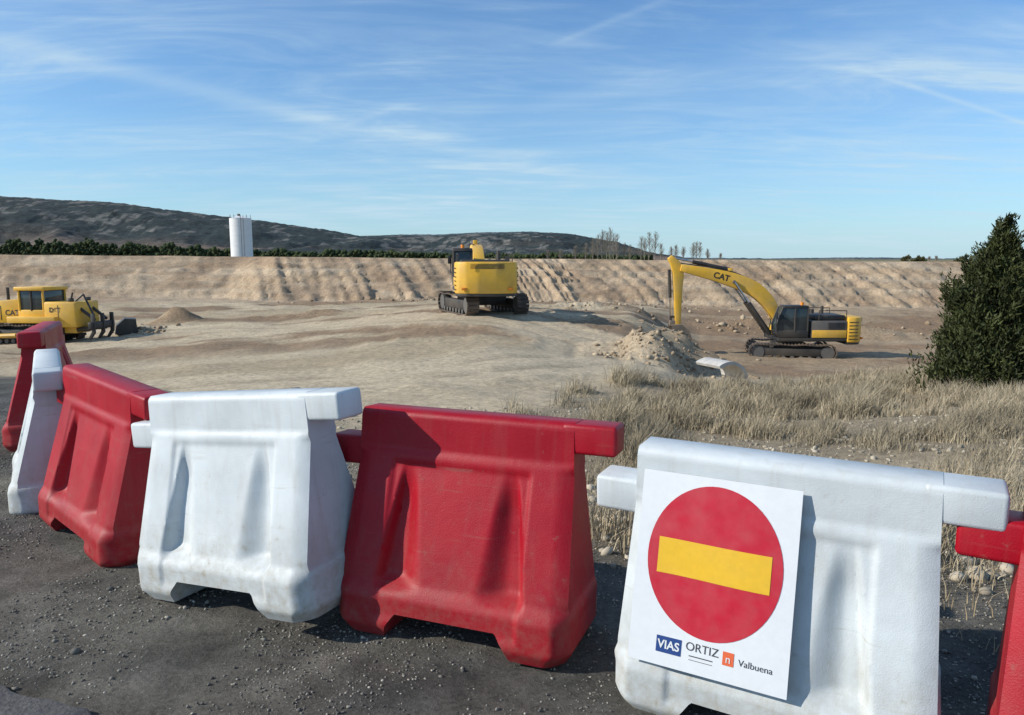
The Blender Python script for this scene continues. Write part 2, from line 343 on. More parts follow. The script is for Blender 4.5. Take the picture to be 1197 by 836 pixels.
q=P(349,464,15); stones('gray_rock',np.array([q.x,q.x+.18]),np.array([15,15.05]),np.array([.26,.16]),np.array([[.17,.17,.18],[.2,.2,.2]]),M_st,sink=.0,pz=np.array([q.z-.1,q.z-.12]))
# ---------------- dry grass
def grass(name,px,py,h,w,cols,mat,lean=.35):
    n=len(px); z=terr(px,py)-.02; a=rng.random(n)*6.28; la=rng.random(n)*6.28; ln=h*lean*rng.random(n)
    dx,dy=np.cos(a)*w,np.sin(a)*w; lx,ly=np.cos(la)*ln+h*.12,np.sin(la)*ln
    def pt(fx,t): 
        return np.stack([px+dx*fx+lx*t*t,py+dy*fx+ly*t*t,z+h*t*(1-.12*t*lean)],-1)
    V=np.stack([pt(-1,0),pt(1,0),pt(.8,.5),pt(-.8,.5),pt(.15,1),pt(-.15,1)],1)
    b=(np.arange(n)*6)[:,None]; Fa=np.concatenate([b+np.array([[0,1,2,3]]),b+np.array([[3,2,4,5]])])
    return npobj(name,V.reshape(-1,3),Fa,mat,np.repeat(cols,6,0))
M_gr=simpleattr('dry_grass',.8)
N=420000; y_=3+30*rng.random(N)**.85; s_=rng.uniform(-.08,.78,N); px=s_*y_; py=y_
cl=fbm(px*.9,py*.9,5,81); k=rng.random(N)<grassmask(px,py)*sst(.42,.62,cl)*np.clip(.35+y_/24,0,1); px,py,cl=px[k],py[k],cl[k]; n=len(px)
hh=(.10+.78*sst(.40,.74,cl)*rng.random(n)**.7)*np.interp(py,[3,6,12,20],[.5,.65,.85,.9])
t=rng.random((n,1)); t2=sst(.4,.6,fbm(px*.4,py*.4,3,83))[:,None]
cols=(np.array([.46,.40,.285])*(1-t)+np.array([.27,.22,.145])*t)*(1-.5*t2)+np.array([.19,.165,.12])*.5*t2
grass('dry_grass',px,py,hh,.0020+.00030*py,cols,M_gr,.75)
n=1500; px=rng.uniform(-.6,3,n); py=rng.uniform(2.6,5,n); k=(py>np.interp(px,XE,YE)-.7)&(fbm(px*3,py*3,2,87)>.5); px,py=px[k],py[k]
grass('verge_weeds',px,py,.05+.12*rng.random(len(px)),np.full(len(px),.0022),np.tile([.36,.29,.18],(len(px),1)),M_gr,.8)
# ---------------- barriers
ZS=1.11
def barrier_mesh():
    nx_,nz_=110,76; vs=[];fs=[]
    def hx(z): return np.interp(z,[0,.05,.17,.2,.64,.8],[.455,.49,.487,.475,.452,.447])
    def hy(z): return np.interp(z,[0,.045,.15,.175,.2,.60,.645,.66,.785,.8],[.215,.245,.245,.233,.215,.10,.088,.078,.074,.058])
    def zb(x):
        return float(np.interp(abs(x),[.20,.27],[.095,0]))
    grid={}
    for side in (-1,1):
        for i in range(nx_+1):
            s=-1+2*i/nx_; s=math.copysign(abs(s)**.9,s)
            for j in range(nz_+1):
                z0=zb(s*.47); z=z0+(.8-z0)*(j/nz_); X_=hx(z)*s; h=float(hy(z))
                ed=float(np.clip((abs(s)-.86)/.14,0,1)); h-=(.02+.05*float(sst(.22,.12,z)))*ed**1.6*float(sst(.66,.62,z))
                fl=0
                for c in (-.215,.215):
                    wd=float(np.interp(z,[.18,.62],[.095,.03])); dd=(X_-c*(1.0+.12*(0.6-z)))/wd*(1 if c<0 else -1)
                    prof=float(sst(-1.0,-.55,dd))*float(sst(1.3,-.1,dd)); fl=max(fl,prof)
                dep=.055*float(sst(.165,.22,z))*float(sst(.635,.46,z)); h-=dep*fl*float(np.interp(z,[.2,.6],[1,.6]))
                h-=.010*float(sst(.30,.28,abs(X_)))*float(sst(.06,.09,z)*sst(.63,.60,z))
                grid[(side,i,j)]=len(vs); vs.append((X_,side*h,z))
    for side in (-1,1):
        for i in range(nx_):
            for j in range(nz_):
                q=[grid[(side,i,j)],grid[(side,i+1,j)],grid[(side,i+1,j+1)],grid[(side,i,j+1)]]
                fs.append(q if side<0 else q[::-1])
    for i in range(nx_):
        fs.append([grid[(-1,i,nz_)],grid[(-1,i+1,nz_)],grid[(1,i+1,nz_)],grid[(1,i,nz_)]])
        fs.append([grid[(-1,i+1,0)],grid[(-1,i,0)],grid[(1,i,0)],grid[(1,i+1,0)]])
    for j in range(nz_):
        fs.append([grid[(-1,0,j+1)],grid[(1,0,j+1)],grid[(1,0,j)],grid[(-1,0,j)]])
        fs.append([grid[(-1,nx_,j)],grid[(1,nx_,j)],grid[(1,nx_,j+1)],grid[(-1,nx_,j+1)]])
    me=bpy.data.meshes.new('barrier'); me.from_pydata(vs,[],fs)
    bm=bmesh.new(); bm.from_mesh(me)
    for (x0,x1,z0,z1,wy) in ((.40,.605,.697,.7988,.147),(-.605,-.40,.58,.688,.136)):
        b2=bmesh.new(); bmesh.ops.create_cube(b2,size=1); bmesh.ops.scale(b2,vec=(x1-x0,wy,z1-z0),verts=b2.verts); bevel(b2,.014,3)
        bmesh.ops.translate(b2,vec=((x0+x1)/2,0,(z0+z1)/2),verts=b2.verts); tm=bpy.data.meshes.new('t'); b2.to_mesh(tm); b2.free(); bm.from_mesh(tm)
    for v in bm.verts: v.co.z*=ZS
    bm.to_mesh(me); bm.free()
    me.polygons.foreach_set('use_smooth',[True]*len(me.polygons)); me.set_sharp_from_angle(angle=math.radians(48)); return me
BM=barrier_mesh()
def barrier(color,x,y,th,z=0,roll=0,lean=0,sx=1.0):
    me=BM.copy(); me.materials.append(M_red if color=='red' else M_wht)
    o=link(bpy.data.objects.new(color+'_plastic_barrier',me))
    o.matrix_world=Matrix.Translation((x,y,z))@Matrix.Rotation(math.radians(th),4,'Z')@Matrix.Rotation(math.radians(roll),4,'Y')@Matrix.Rotation(math.radians(lean),4,'X')@Matrix.Diagonal((sx,1,1,1))
    return o
barrier('red',-3.66,5.75,-66,.10,0,0)
barrier('white',-2.93,4.62,-58,.0,1)
barrier('red',-2.17,3.90,-41,.0,3)
barrier('white',-1.125,3.12,-28,.045,-6,0,1.07)
barrier('red',-.185,2.885,-20.8,.0,0,-3,1.02)
B7=barrier('white',.875,2.325,-29.5,-.01,0,3.2,1.0)
barrier('red',1.79,1.72,-33,.03)
# ---------------- sign
sign=empty('no_entry_sign'); sign.matrix_world=B7.matrix_world
W_,Hh=.50,.60
def smap(a,b,off):
    t=b/Hh+.5; z=ZS*(.20+.54*t); y=-(.255-.161*t)-off - .004*math.sin(a*14+b*5)*(1-abs(2*t-1)) 
    return Vector((-.165+a,y,z))
M_paper=paint('printed_vinyl',(.66,.69,.72),.45,.03,.12,(.5,.48,.45),40)
M_sred=paint('sign_red',(.46,.006,.025),.4,.06,.08,(.5,.45,.4),40)
M_syel=paint('sign_yellow',(.70,.42,.02),.4,.05,.05,scale=40)
M_navy=paint('logo_navy',(.015,.05,.2),.45,.05); M_txt=paint('logo_dark',(.05,.05,.06),.5,.05); M_lor=paint('logo_orange',(.65,.12,.04),.5,.05)
def sgrid(name,a0,a1,b0,b1,off,mat,n=14):
    vs=[smap(a0+(a1-a0)*i/n,b0+(b1-b0)*j/n,off) for j in range(n+1) for i in range(n+1)]
    fs=[(j*(n+1)+i,j*(n+1)+i+1,(j+1)*(n+1)+i+1,(j+1)*(n+1)+i) for j in range(n) for i in range(n)]
    return mkobj(name,vs,fs,mat,sign,True)
sgrid('sheet',-W_/2,W_/2,-Hh/2,Hh/2,.0,M_paper,30)
CB=.042
vs=[smap(0,CB,.0015)];fs=[];R=.213;K=64;RG=8
for r in range(1,RG+1):
    for k2 in range(K): vs.append(smap(R*r/RG*math.cos(k2*2*math.pi/K),CB+R*1.10*r/RG*math.sin(k2*2*math.pi/K),.0015))
for k2 in range(K): fs.append((0,1+k2,1+(k2+1)%K))
for r in range(RG-1):
    for k2 in range(K): fs.append((1+r*K+k2,1+(r+1)*K+k2,1+(r+1)*K+(k2+1)%K,1+r*K+(k2+1)%K))
mkobj('red_disc',vs,fs,M_sred,sign,True)
sgrid('yellow_bar',-.178,.178,-.015,.096,.003,M_syel)
LY=.022
sgrid('logo_box',-.158,-.076,-.280+LY,-.230+LY,.0015,M_navy,4)
text('logo_text_a',sign,'VIAS',.036,None,M_paper,lambda a,b:smap(a-.117,b-.255+LY,.003),.0008)
text('logo_text_b',sign,'ORTIZ',.036,None,M_txt,lambda a,b:smap(a-.010,b-.243+LY,.0015))
sgrid('logo_rule',-.05,.025,-.271+LY,-.268+LY,.0015,M_txt,2); sgrid('logo_rule_2',-.05,.025,-.282+LY,-.2805+LY,.0015,M_txt,2)
sgrid('logo_square',.055,.089,-.270+LY,-.230+LY,.0015,M_lor,4)
text('logo_text_c',sign,'Valbuena',.028,None,M_txt,lambda a,b:smap(a+.154,b-.253+LY,.0015))
text('logo_text_d',sign,'n',.034,None,M_paper,lambda a,b:smap(a+.072,b-.251+LY,.003))
# ---------------- machines
def track(name,parent,yc,L_,hgt,w):
    bm=bmesh.new(); r=hgt/2-.06; st=L_/2-hgt/2; per=4*st+2*math.pi*r; n=int(per/.2)
    for i in range(n):
        s=i*per/n
        if s<2*st: x,z,a=-st+s,hgt/2+r,0
        elif s<2*st+math.pi*r: t=(s-2*st)/r; x,z,a=st+r*math.sin(t),hgt/2+r*math.cos(t),t
        elif s<4*st+math.pi*r: x,z,a=st-(s-2*st-math.pi*r),hgt/2-r,math.pi
        else: t=(s-4*st-math.pi*r)/r; x,z,a=-st-r*math.sin(t),hgt/2-r*math.cos(t),math.pi+t
        if z>hgt/2+r*.9 and abs(x)<st: z-=.05*math.cos(x/st*3.14*1.5)**2*.8
        for (hh,ww,tt) in ((0,.17,.06),(.05,.04,.05)):
            b=bmesh.ops.create_cube(bm,size=1)['verts']; bmesh.ops.scale(bm,vec=(ww,w,tt),verts=b); bmesh.ops.translate(bm,vec=(0,0,hh),verts=b)
            bmesh.ops.rotate(bm,cent=(0,0,0),matrix=Matrix.Rotation(a,3,'Y'),verts=b); bmesh.ops.translate(bm,vec=(x,yc,z),verts=b)
    o=from_bm(name,bm,M_trk,parent)
    rod(name+'_sprocket',parent,(-st,yc-w*.35,hgt/2),(-st,yc+w*.35,hgt/2),r*.82,M_gry,16)
    rod(name+'_idler',parent,(st,yc-w*.35,hgt/2),(st,yc+w*.35,hgt/2),r*.82,M_gry,16)
    for k_ in range(7):
        xx=-st*.75+k_*st*1.5/6; rod(name+'_roller',parent,(xx,yc-w*.4,.2),(xx,yc+w*.4,.2),.12,M_gry,10)
    box(name+'_frame',parent,-st*.9,st*.9,yc-w*.3,yc+w*.3,.3,hgt-.3,M_blk,.03)
def excavator(name,loc,yaw,yaw_tr,boom,stick,bucket_rot,tr_off=0,sc_=1.0):
    R_=empty(name,loc,yaw); R_.scale=(sc_,)*3; U=empty('undercarriage',(tr_off,0,0),yaw_tr-yaw,R_)
    track('track_left',U,1.3,5.0,1.05,.62); track('track_right',U,-1.3,5.0,1.05,.62)
    box('carbody',U,-1.0,1.0,-1.0,1.0,.45,.95,M_blk,.05); rod('slew_ring',U,(0,0,.9),(0,0,1.2),.8,M_gry,24)
    box('deck',R_,-3.0,1.55,-1.42,1.42,1.17,1.38,M_blk,.03)
    pts=[(-2.45,-1.5),(-2.45,1.5),(-2.9,1.5),(-3.2,1.36),(-3.42,1.0),(-3.52,.45),(-3.52,-.45),(-3.42,-1.0),(-3.2,-1.36),(-2.9,-1.5)]
    prism('counterweight',R_,pts,1.12,2.62,M_yel,'z',.09)
    prism('counterweight_lower',R_,[(x*.985,y*.97) for x,y in pts],1.0,1.13,M_blk,'z',.02)
    box('engine_housing',R_,-2.44,-.35,-1.42,1.42,1.385,2.40,M_gry,.05)
    box('engine_hood',R_,-2.43,-.6,-1.15,1.15,2.4,2.72,M_blk,.08)
    for sy in (-1,1):
        box('side_panel',R_,-2.40,-.4,sy*1.43-.02,sy*1.43+.02,1.4,1.85,M_yel,.012)
        for k_ in range(6): box('counterweight_groove',R_,-3.05,-2.52,sy*1.5-.012,sy*1.5+.012,1.3+k_*.2,1.35+k_*.2,M_blk,.003)
        for k_ in range(5): box('louvre',R_,-2.3,-1.3,sy*1.43-.025,sy*1.43+.03,1.93+k_*.08,1.965+k_*.08,M_blk,.005)
    for k_ in range(5): box('rear_vent',R_,-3.54,-3.515,-.8,.8,2.3+k_*.05,2.32+k_*.05,M_blk,.003)
    for yy in (-1.1,1.1): box('rear_lamp',R_,-3.46,-3.38,yy-.12,yy+.12,1.3,1.42,M_orange,.01)
    box('tool_box',R_,-.3,1.3,-1.42,-.6,1.385,2.0,M_yel,.05); box('step_box',R_,1.0,1.6,-1.42,-.75,1.385,1.65,M_blk,.03)
    rod('exhaust',R_,(-1.7,-.7,2.6),(-1.7,-.7,3.15),.09,M_blk); rod('air_intake',R_,(-1.1,-.75,2.5),(-1.1,-.75,2.95),.13,M_blk)
    g=prism('cab_glass',R_,[(-.12,1.75),(1.62,1.75),(1.66,2.2),(1.35,3.18),(-.1,3.18)],.5,1.4,M_gls,'y',.02)
    prism('cab_lower',R_,[(-.18,1.385),(1.5,1.385),(1.68,1.6),(1.68,1.85),(-.18,1.85)],.47,1.43,M_blk,'y',.03)
    prism('cab_roof',R_,[(-.2,3.15),(1.36,3.15),(1.25,3.3),(-.1,3.3)],.46,1.44,M_blk,'y',.03)
    for yy in (.47,1.37):
        for a_,b_ in (((-.13,1.8),(-.13,3.2)),((.62,1.8),(.6,3.2)),((1.67,1.8),(1.68,2.2)),((1.68,2.2),(1.34,3.2))):
            rod('cab_pillar',R_,(a_[0],yy+.03,a_[1]),(b_[0],yy+.03,b_[1]),.055,M_blk,6)
    for a_,b_ in (((1.75,1.5,2.0),(1.75,1.5,2.9)),((-.2,-1.35,2.0),(1.2,-1.35,2.55)),((-.2,-1.35,2.0),(-.2,-1.35,2.55)),((1.2,-1.35,1.95),(1.2,-1.35,2.55)),((-2.4,1.3,2.4),(-2.4,1.3,3.0)),((-.8,1.3,2.4),(-.8,1.3,3.0)),((-2.4,1.3,3.0),(-.8,1.3,3.0)),((-2.4,-1.3,2.4),(-2.4,-1.3,3.0)),((-.8,-1.3,2.4),(-.8,-1.3,3.0)),((-2.4,-1.3,3.0),(-.8,-1.3,3.0))):
        rod('handrail',R_,a_,b_,.025,M_blk,6)
    box('mirror',R_,1.7,1.76,1.45,1.65,2.5,2.9,M_blk,.01); box('mirror',R_,1.2,1.26,-1.6,-1.35,2.5,2.9,M_blk,.01)
    rod('beacon',R_,(.1,.95,3.3),(.1,.95,3.48),.09,M_orange); rod('antenna',R_,(.0,.6,3.3),(.0,.6,3.9),.015,M_blk,5)
    ribbon('boom',R_,boom,-.3,.3,M_yel,.04)
    ribbon('stick',R_,stick,-.22,.22,M_yel,.03)
    for yy in (-.42,.42):
        p1=Vector((1.75,yy,1.55)); p2=Vector((boom[3][0],yy,boom[3][1]-.1)); m_=p1.lerp(p2,.6)
        rod('boom_cylinder',R_,p1,m_,.12,M_blk); rod('boom_cylinder_rod',R_,m_,p2,.06,M_rod)
    rod('boom_pin',R_,(boom[3][0],-.45,boom[3][1]-.1),(boom[3][0],.45,boom[3][1]-.1),.1,M_gry)
    p1=Vector((boom[3][0]+.2,0,boom[3][1]+boom[3][2]/2+.2)); p2=Vector((stick[0][0],0,stick[0][1])); m_=p1.lerp(p2,.62)
    rod('stick_cylinder',R_,p1,m_,.12,M_blk); rod('stick_cylinder_rod',R_,m_,p2,.06,M_rod)
    box('cylinder_bracket',R_,p1.x-.15,p1.x+.15,-.12,.12,p1.z-.3,p1.z+.1,M_yel,.02)
    for k_ in range(2,len(boom)-1):
        a_=boom[k_];b_=boom[k_+1]; rod('boom_hose',R_,(a_[0],.2,a_[1]+a_[2]/2+.06),(b_[0],.2,b_[1]+b_[2]/2+.06),.035,M_blk,6)
    e=stick[-1]; s1=stick[1]; dv=Vector((e[0]-s1[0],e[1]-s1[1])).normalized(); nv=Vector((-dv.y,dv.x))
    if nv.x<0: nv=-nv
    a_=Vector((s1[0],s1[1]))+nv*.5; b_=Vector((e[0],e[1]))+nv*.42-dv*.55; m2=a_.lerp(b_,.6)
    rod('bucket_cylinder',R_,(a_.x,0,a_.y),(m2.x,0,m2.y),.1,M_blk); rod('bucket_cylinder_rod',R_,(m2.x,0,m2.y),(b_.x,0,b_.y),.05,M_rod)
    rod('bucket_link',R_,(b_.x,0,b_.y),(e[0]-dv.x*.5,0,e[1]-dv.y*.5),.07,M_blk); 
    BK=empty('bucket',(e[0],0,e[1]),0,R_); BK.rotation_euler=(0,bucket_rot,0)
    rod('bucket_link_2',R_,(b_.x,0,b_.y),(e[0]+nv.x*.4,0,e[1]+nv.y*.4-.1),.07,M_blk)
    out=[(.45,.05),(-.15,.1),(-.6,-.3),(-.8,-.8),(-.6,-1.25),(-.1,-1.5),(.75,-1.45)]
    inn=[(.7,-1.38),(-.06,-1.42),(-.52,-1.2),(-.7,-.8),(-.52,-.35),(-.1,0.0),(.42,-.03)]
    prism('bucket_shell',BK,out+inn,-.68,.68,M_bucket,'y',0.0)
    for yy in (-.7,.66): prism('bucket_side',BK,out+[(.5,-.7)],yy,yy+.04,M_bucket,'y',0)
    for k_ in range(5): 
        yy=-.62+k_*.31; prism('bucket_tooth',BK,[(.72,-1.36),(.72,-1.46),(1.0,-1.44)],yy-.06,yy+.06,M_bucket,'y',0)
    box('bucket_ear',BK,-.1,.5,-.2,.2,-.05,.3,M_bucket,.03)
    b1=boom[3]; b2=boom[4]; mx=(b1[0]+b2[0])/2; mz=(b1[1]+b2[1])/2; ang=math.atan2(b2[1]-b1[1],b2[0]-b1[0])
    Mx=Matrix.Translation((mx,.306,mz))@Matrix.Rotation(math.pi,4,'Z')@Matrix.Rotation(math.pi/2,4,'X')@Matrix.Rotation(-ang,4,'Z')
    text('boom_lettering',R_,'CAT',.5,Mx,M_blk,None,.015)
    return R_
y=45; q=P(930,417,y); zz=tz(q.x,q.y)
excavator('excavator',(q.x,y,zz-.03),math.radians(178),math.radians(168),
  [(1.05,2.1,.5),(1.75,3.3,.75),(2.7,4.2,.88),(4.0,4.75,.85),(5.5,5.15,.66),(7.2,5.5,.42)],
  [(7.85,6.15,.3),(7.35,5.4,.66),(7.3,4,.48),(7.25,2.0,.32)],0,.45)
y=40.5; q=P(563,368,y); zz=tz(q.x,q.y)
excavator('excavator',(q.x,y,zz-.03),math.radians(97),math.radians(112),
  [(1.05,2.0,.5),(1.9,2.6,.8),(2.9,3.0,.95),(4.0,3.05,.92),(5.5,2.7,.72),(7.2,2.0,.45)],
  [(7.6,2.9,.3),(7.45,2.0,.7),(7.8,1.2,.5),(8.3,-.1,.32)],0.6,0,1.06)
def dozer(name,loc,yaw):
    R_=empty(name,loc,yaw)
    track('track_left',R_,1.05,4.2,1.15,.6); track('track_right',R_,-1.05,4.2,1.15,.6)
    box('belly',R_,-2.2,2.0,-.75,.75,.5,1.15,M_blk,.04)
    prism('hood',R_,[(.2,1.1),(2.5,1.1),(2.5,2.3),(.2,2.5)],-.6,.6,M_yel,'y',.06)
    for k_ in range(6): box('hood_louvre',R_,1.5+k_*.14,1.55+k_*.14,.6,.61,1.3,2.1,M_blk,.003)
    box('grille',R_,2.5,2.58,-.5,.5,1.15,2.2,M_blk,.02)
    box('fender_left',R_,-2.2,.6,.7,1.35,1.2,1.55,M_yel,.04); box('fender_right',R_,-2.2,.6,-1.35,-.7,1.2,1.55,M_yel,.04)
    box('fuel_tank',R_,-3.2,-1.35,-1.0,1.0,.95,2.35,M_yel,.1); box('rear_case',R_,-2.9,-2.0,-.6,.6,.6,1.15,M_yel,.05)
    box('tank_seam',R_,-2.2,-2.17,-1.012,1.012,1.2,2.18,M_blk,.004)
    box('cab_base',R_,-1.35,.25,-.9,.9,1.15,1.9,M_yel,.05); box('cab_glass',R_,-1.25,.15,-.85,.85,1.9,2.95,M_gls,.03)
    for x_ in (-1.27,-.55,.15):
        for y_2 in (-.86,.86): rod('cab_pillar',R_,(x_,y_2,1.85),(x_,y_2,3.0),.06,M_yel if x_!=-.55 else M_blk,6)
    box('cab_roof',R_,-1.4,.35,-1.0,1.0,2.95,3.15,M_yel,.05)
    rod('exhaust',R_,(1.3,.25,2.3),(1.3,.25,3.1),.08,M_blk); rod('precleaner',R_,(.8,-.25,2.4),(.8,-.25,2.8),.13,M_blk)
    for y_2 in (-.5,.5):
        rod('ripper_arm',R_,(-2.9,y_2,.8),(-3.9,y_2,.9),.12,M_blk,8); rod('ripper_cylinder',R_,(-3.1,y_2,2.0),(-3.95,y_2,1.35),.09,M_blk,8)
    box('ripper_beam',R_,-4.1,-3.85,-1.0,1.0,.85,1.25,M_blk,.05)
    for y_2 in (-.8,0,.8): prism('ripper_shank',R_,[(-4.15,1.7),(-3.95,1.7),(-3.95,.7),(-3.7,.3),(-3.85,.28),(-4.15,.65)],y_2-.05,y_2+.05,M_blk,'y',.01)
    rod('ripper_hose',R_,(-2.6,.4,2.2),(-3.3,.4,2.75),.05,M_blk,8); rod('ripper_hose',R_,(-3.3,.4,2.75),(-3.9,.5,1.6),.05,M_blk,8); rod('light_mast',R_,(-2.7,.7,2.2),(-2.9,.7,2.85),.05,M_blk,8)
    box('rear_lamp',R_,-2.85,-2.7,.55,.85,2.35,2.55,M_blk,.02); box('rear_lamp',R_,-2.85,-2.7,-.85,-.55,2.35,2.55,M_blk,.02)
    bl=[(3.2,.05),(3.35,.05),(3.2,.5),(3.2,1.0),(3.4,1.45),(3.25,1.45),(3.05,1.0),(3.05,.5)]
    prism('blade',R_,bl,-1.7,1.7,M_yel,'y',.01)
    for y_2 in (-1.45,1.45): rod('push_arm',R_,(0,y_2,.55),(3.1,y_2,.4),.12,M_yel,8)
    for y_2 in (-.4,.4): rod('lift_cylinder',R_,(2.2,y_2,1.9),(3.1,y_2,.8),.07,M_blk,8)
    Mx=Matrix.Translation((.85,.606,1.7))@Matrix.Rotation(math.pi,4,'Z')@Matrix.Rotation(math.pi/2,4,'X'); text('lettering',R_,'CAT',.42,Mx,M_blk,None,.01)
    Mx=Matrix.Translation((-2.0,1.016,1.9))@Matrix.Rotation(math.pi,4,'Z')@Matrix.Rotation(math.pi/2,4,'X'); text('lettering',R_,'D6T',.35,Mx,M_blk,None,.01)
y=41.5; q=P(43,397,y); zz=tz(q.x,q.y)
dozer('bulldozer',(q.x,y,zz-.03),math.radians(174))
q=P(150,392,44); SB=empty('spare_bucket',(q.x,44,tz(q.x,44)+.75),.5)
out=[(.45,.05),(-.15,.1),(-.6,-.3),(-.7,-.8),(.5,-.85)]; inn=[(.5,-.78),(-.6,-.74),(-.52,-.35),(-.1,0.0),(.42,-.03)]
prism('shell',SB,out+inn,-.6,.6,M_blk,'y',0); prism('side_a',SB,out,-.62,-.58,M_blk,'y',0); prism('side_b',SB,out,.58,.62,M_blk,'y',0)
M_con=paint('concrete',(.5,.49,.46),.9,.2,.3,scale=5)
q=P(842,445,26.5); CP=empty('concrete_culvert',(q.x,26.5,tz(q.x,26.5)+.1),math.radians(25))
arc=[(.85*math.cos(t),.75*math.sin(t)) for t in np.linspace(.1,2.2,14)]; arci=[(.73*math.cos(t),.63*math.sin(t)) for t in np.linspace(2.2,.1,14)]
prism('shell',CP,arc+arci,-.5,.8,M_con,'y',0)
# ---------------- silo
M_silo=paint('silo_white',(.74,.75,.76),.5,.05,.2,(.5,.5,.48),1)
y=150; q=P(283,300,y); SI=empty('storage_silo',(q.x,y,tz(q.x,y)-.2)); ht=9.4
rod('shell',SI,(0,0,0),(0,0,ht),2.1,M_silo,40); rod('roof',SI,(0,0,ht),(0,0,ht+.45),2.15,M_silo,40,.6)
for k_ in range(1,5): rod('seam_ring',SI,(0,0,k_*2.0),(0,0,k_*2.0+.05),2.12,M_silo,40)
rod('vent',SI,(-.3,0,ht+.3),(-.3,0,ht+.9),.3,M_gry,12)
for a in range(10):
    an=a*.628; rod('rail_post',SI,(2.0*math.cos(an),2.0*math.sin(an),ht),(2.0*math.cos(an),2.0*math.sin(an),ht+.7),.035,M_gry,6)
for x_ in (-.25,.25): rod('ladder_rail',SI,(1.0+x_,-1.98,0),(1.0+x_,-1.98,ht+.5),.04,M_gry,6)
box('control_cabin',SI,2.3,3.6,-1,1,0,1.5,M_con,.03)
# ---------------- hills
ux=[-400,-200,0,50,100,150,200,250,300,350,400,430,470,520,560,620,660,700,730,760,800]
vx=[238,230,231,232,236,237,244,250,256,263,270,276,275,275,273,271,273,279,291,301,306]
def hill(name,y0,yr,y1,ux,vx,scale_n,mat,colf,sd,nx_=640,ny_=90):
    U=np.linspace(ux[0],ux[-1],nx_); T=np.linspace(0,1,ny_); UU,TT=np.meshgrid(U,T)
    yy=y0+(y1-y0)*TT; sl=(UU-598.5)/F
    xx=sl*(y0*.6+yy*.4)*1.35
    Ue=xx/yr*F/1.008+598.5
    vr=np.interp(Ue,ux,vx); top=H+(303-vr)*yr/F
    tr=(yr-y0)/(y1-y0)
    prof=np.where(TT<tr,sst(0,1,TT/tr)**.9,1-.3*(TT-tr)/(1-tr))
    nn=fbm(xx/260,yy/260,5,sd); ridg=np.abs(fbm(xx/300,yy/420,5,sd+3)-.5)*2
    z=top*prof+ (nn-.5)*scale_n*sst(0,.3,TT)*(1-sst(tr-.15,tr,TT)*.7) - ridg*scale_n*2.4*sst(0,.25,TT)*sst(tr,tr-.3,TT)
    z+=(fbm(xx/22,yy/22,3,sd+6)-.5)*9*sst(0,.2,TT)
    z-=6
    c=colf(xx,yy,z,TT,nn)
    V=np.stack([xx,yy,z],-1).reshape(-1,3); idx=np.arange(nx_*ny_).reshape(ny_,nx_)
    Fa=np.stack([idx[:-1,:-1],idx[:-1,1:],idx[1:,1:],idx[1:,:-1]],-1).reshape(-1,4)
    npobj(name,V,Fa,mat,c.reshape(-1,3),True)
def hc(xx,yy,z,TT,nn):
    g=np.array([.026,.038,.038]); s=np.array([.20,.19,.17]); f=np.array([.15,.11,.085])  # scrub green pulled towards blue-grey: aerial haze painted into base colour
    a=fbm(xx/26,yy/55,5,91)+.22*(fbm(xx/260,yy/350,3,191)-.5)*2
    m=sst(.56,.63,a)[...,None]; m2=(sst(.32,.15,TT)*sst(.44,.52,fbm(xx/500,yy/160,3,93)))[...,None]
    c=g*(1-m*.6)+s*m*.6; return c*(1-m2)+f*m2
def hc2(xx,yy,z,TT,nn):
    g=np.array([.055,.075,.088]); s=np.array([.17,.165,.16]); m=sst(.54,.64,fbm(xx/70,yy/120,4,95))[...,None]; return g*(1-m*.55)+s*m*.55  # farther ridge: bluer, greyer base colour stands in for distance haze
M_hill=attrmat('hazed_hill_scrub',1,.05,.3,.0,.01,.85,4,.8,.75,1.25)
hill('hills',1200,2600,3600,ux,vx,22,M_hill,hc,100)
hill('hills',3600,5200,6500,[-300,100,400,430,470,520,560,620,660,700,745,800,900,1000,1150,1400],[285,285,280,276,274,274,272,271,273,280,295,301,302,300,303,304],20,M_hill,hc2,120)
# ---------------- distant tree belt
M_fol=simpleattr('distant_foliage',1)
def blobs(name,px,py,pz,sz,cols,mat):
    n=len(px); V=np.repeat(IV[None],n,0)*(1+(rng.random((n,len(IV),1))-.5)*.7)
    V=V*sz[:,None,None]; V+=np.stack([px,py,pz],-1)[:,None]
    Fa=(IF[None]+(np.arange(n)*len(IV))[:,None,None]).reshape(-1,3); npobj(name,V.reshape(-1,3),Fa,mat,np.repeat(cols,len(IV),0))
n=15000; u=rng.uniform(-300,760,n); y_=rng.uniform(380,470,n); hgt=np.interp(u,[-300,0,130,230,270,420,560,760],[14,13,11.5,9.5,6.5,6,5,3.5])*(.55+.8*fbm(u/9,u*0,3,97))
px=(u-598.5)/F*y_; pz=.3+rng.random(n)*hgt*.85; t=rng.random((n,1))
blobs('distant_tree_line',px,y_,pz,.5+.9*rng.random(n),np.array([.022,.034,.015])*(1-t)+np.array([.06,.075,.03])*t,M_fol)
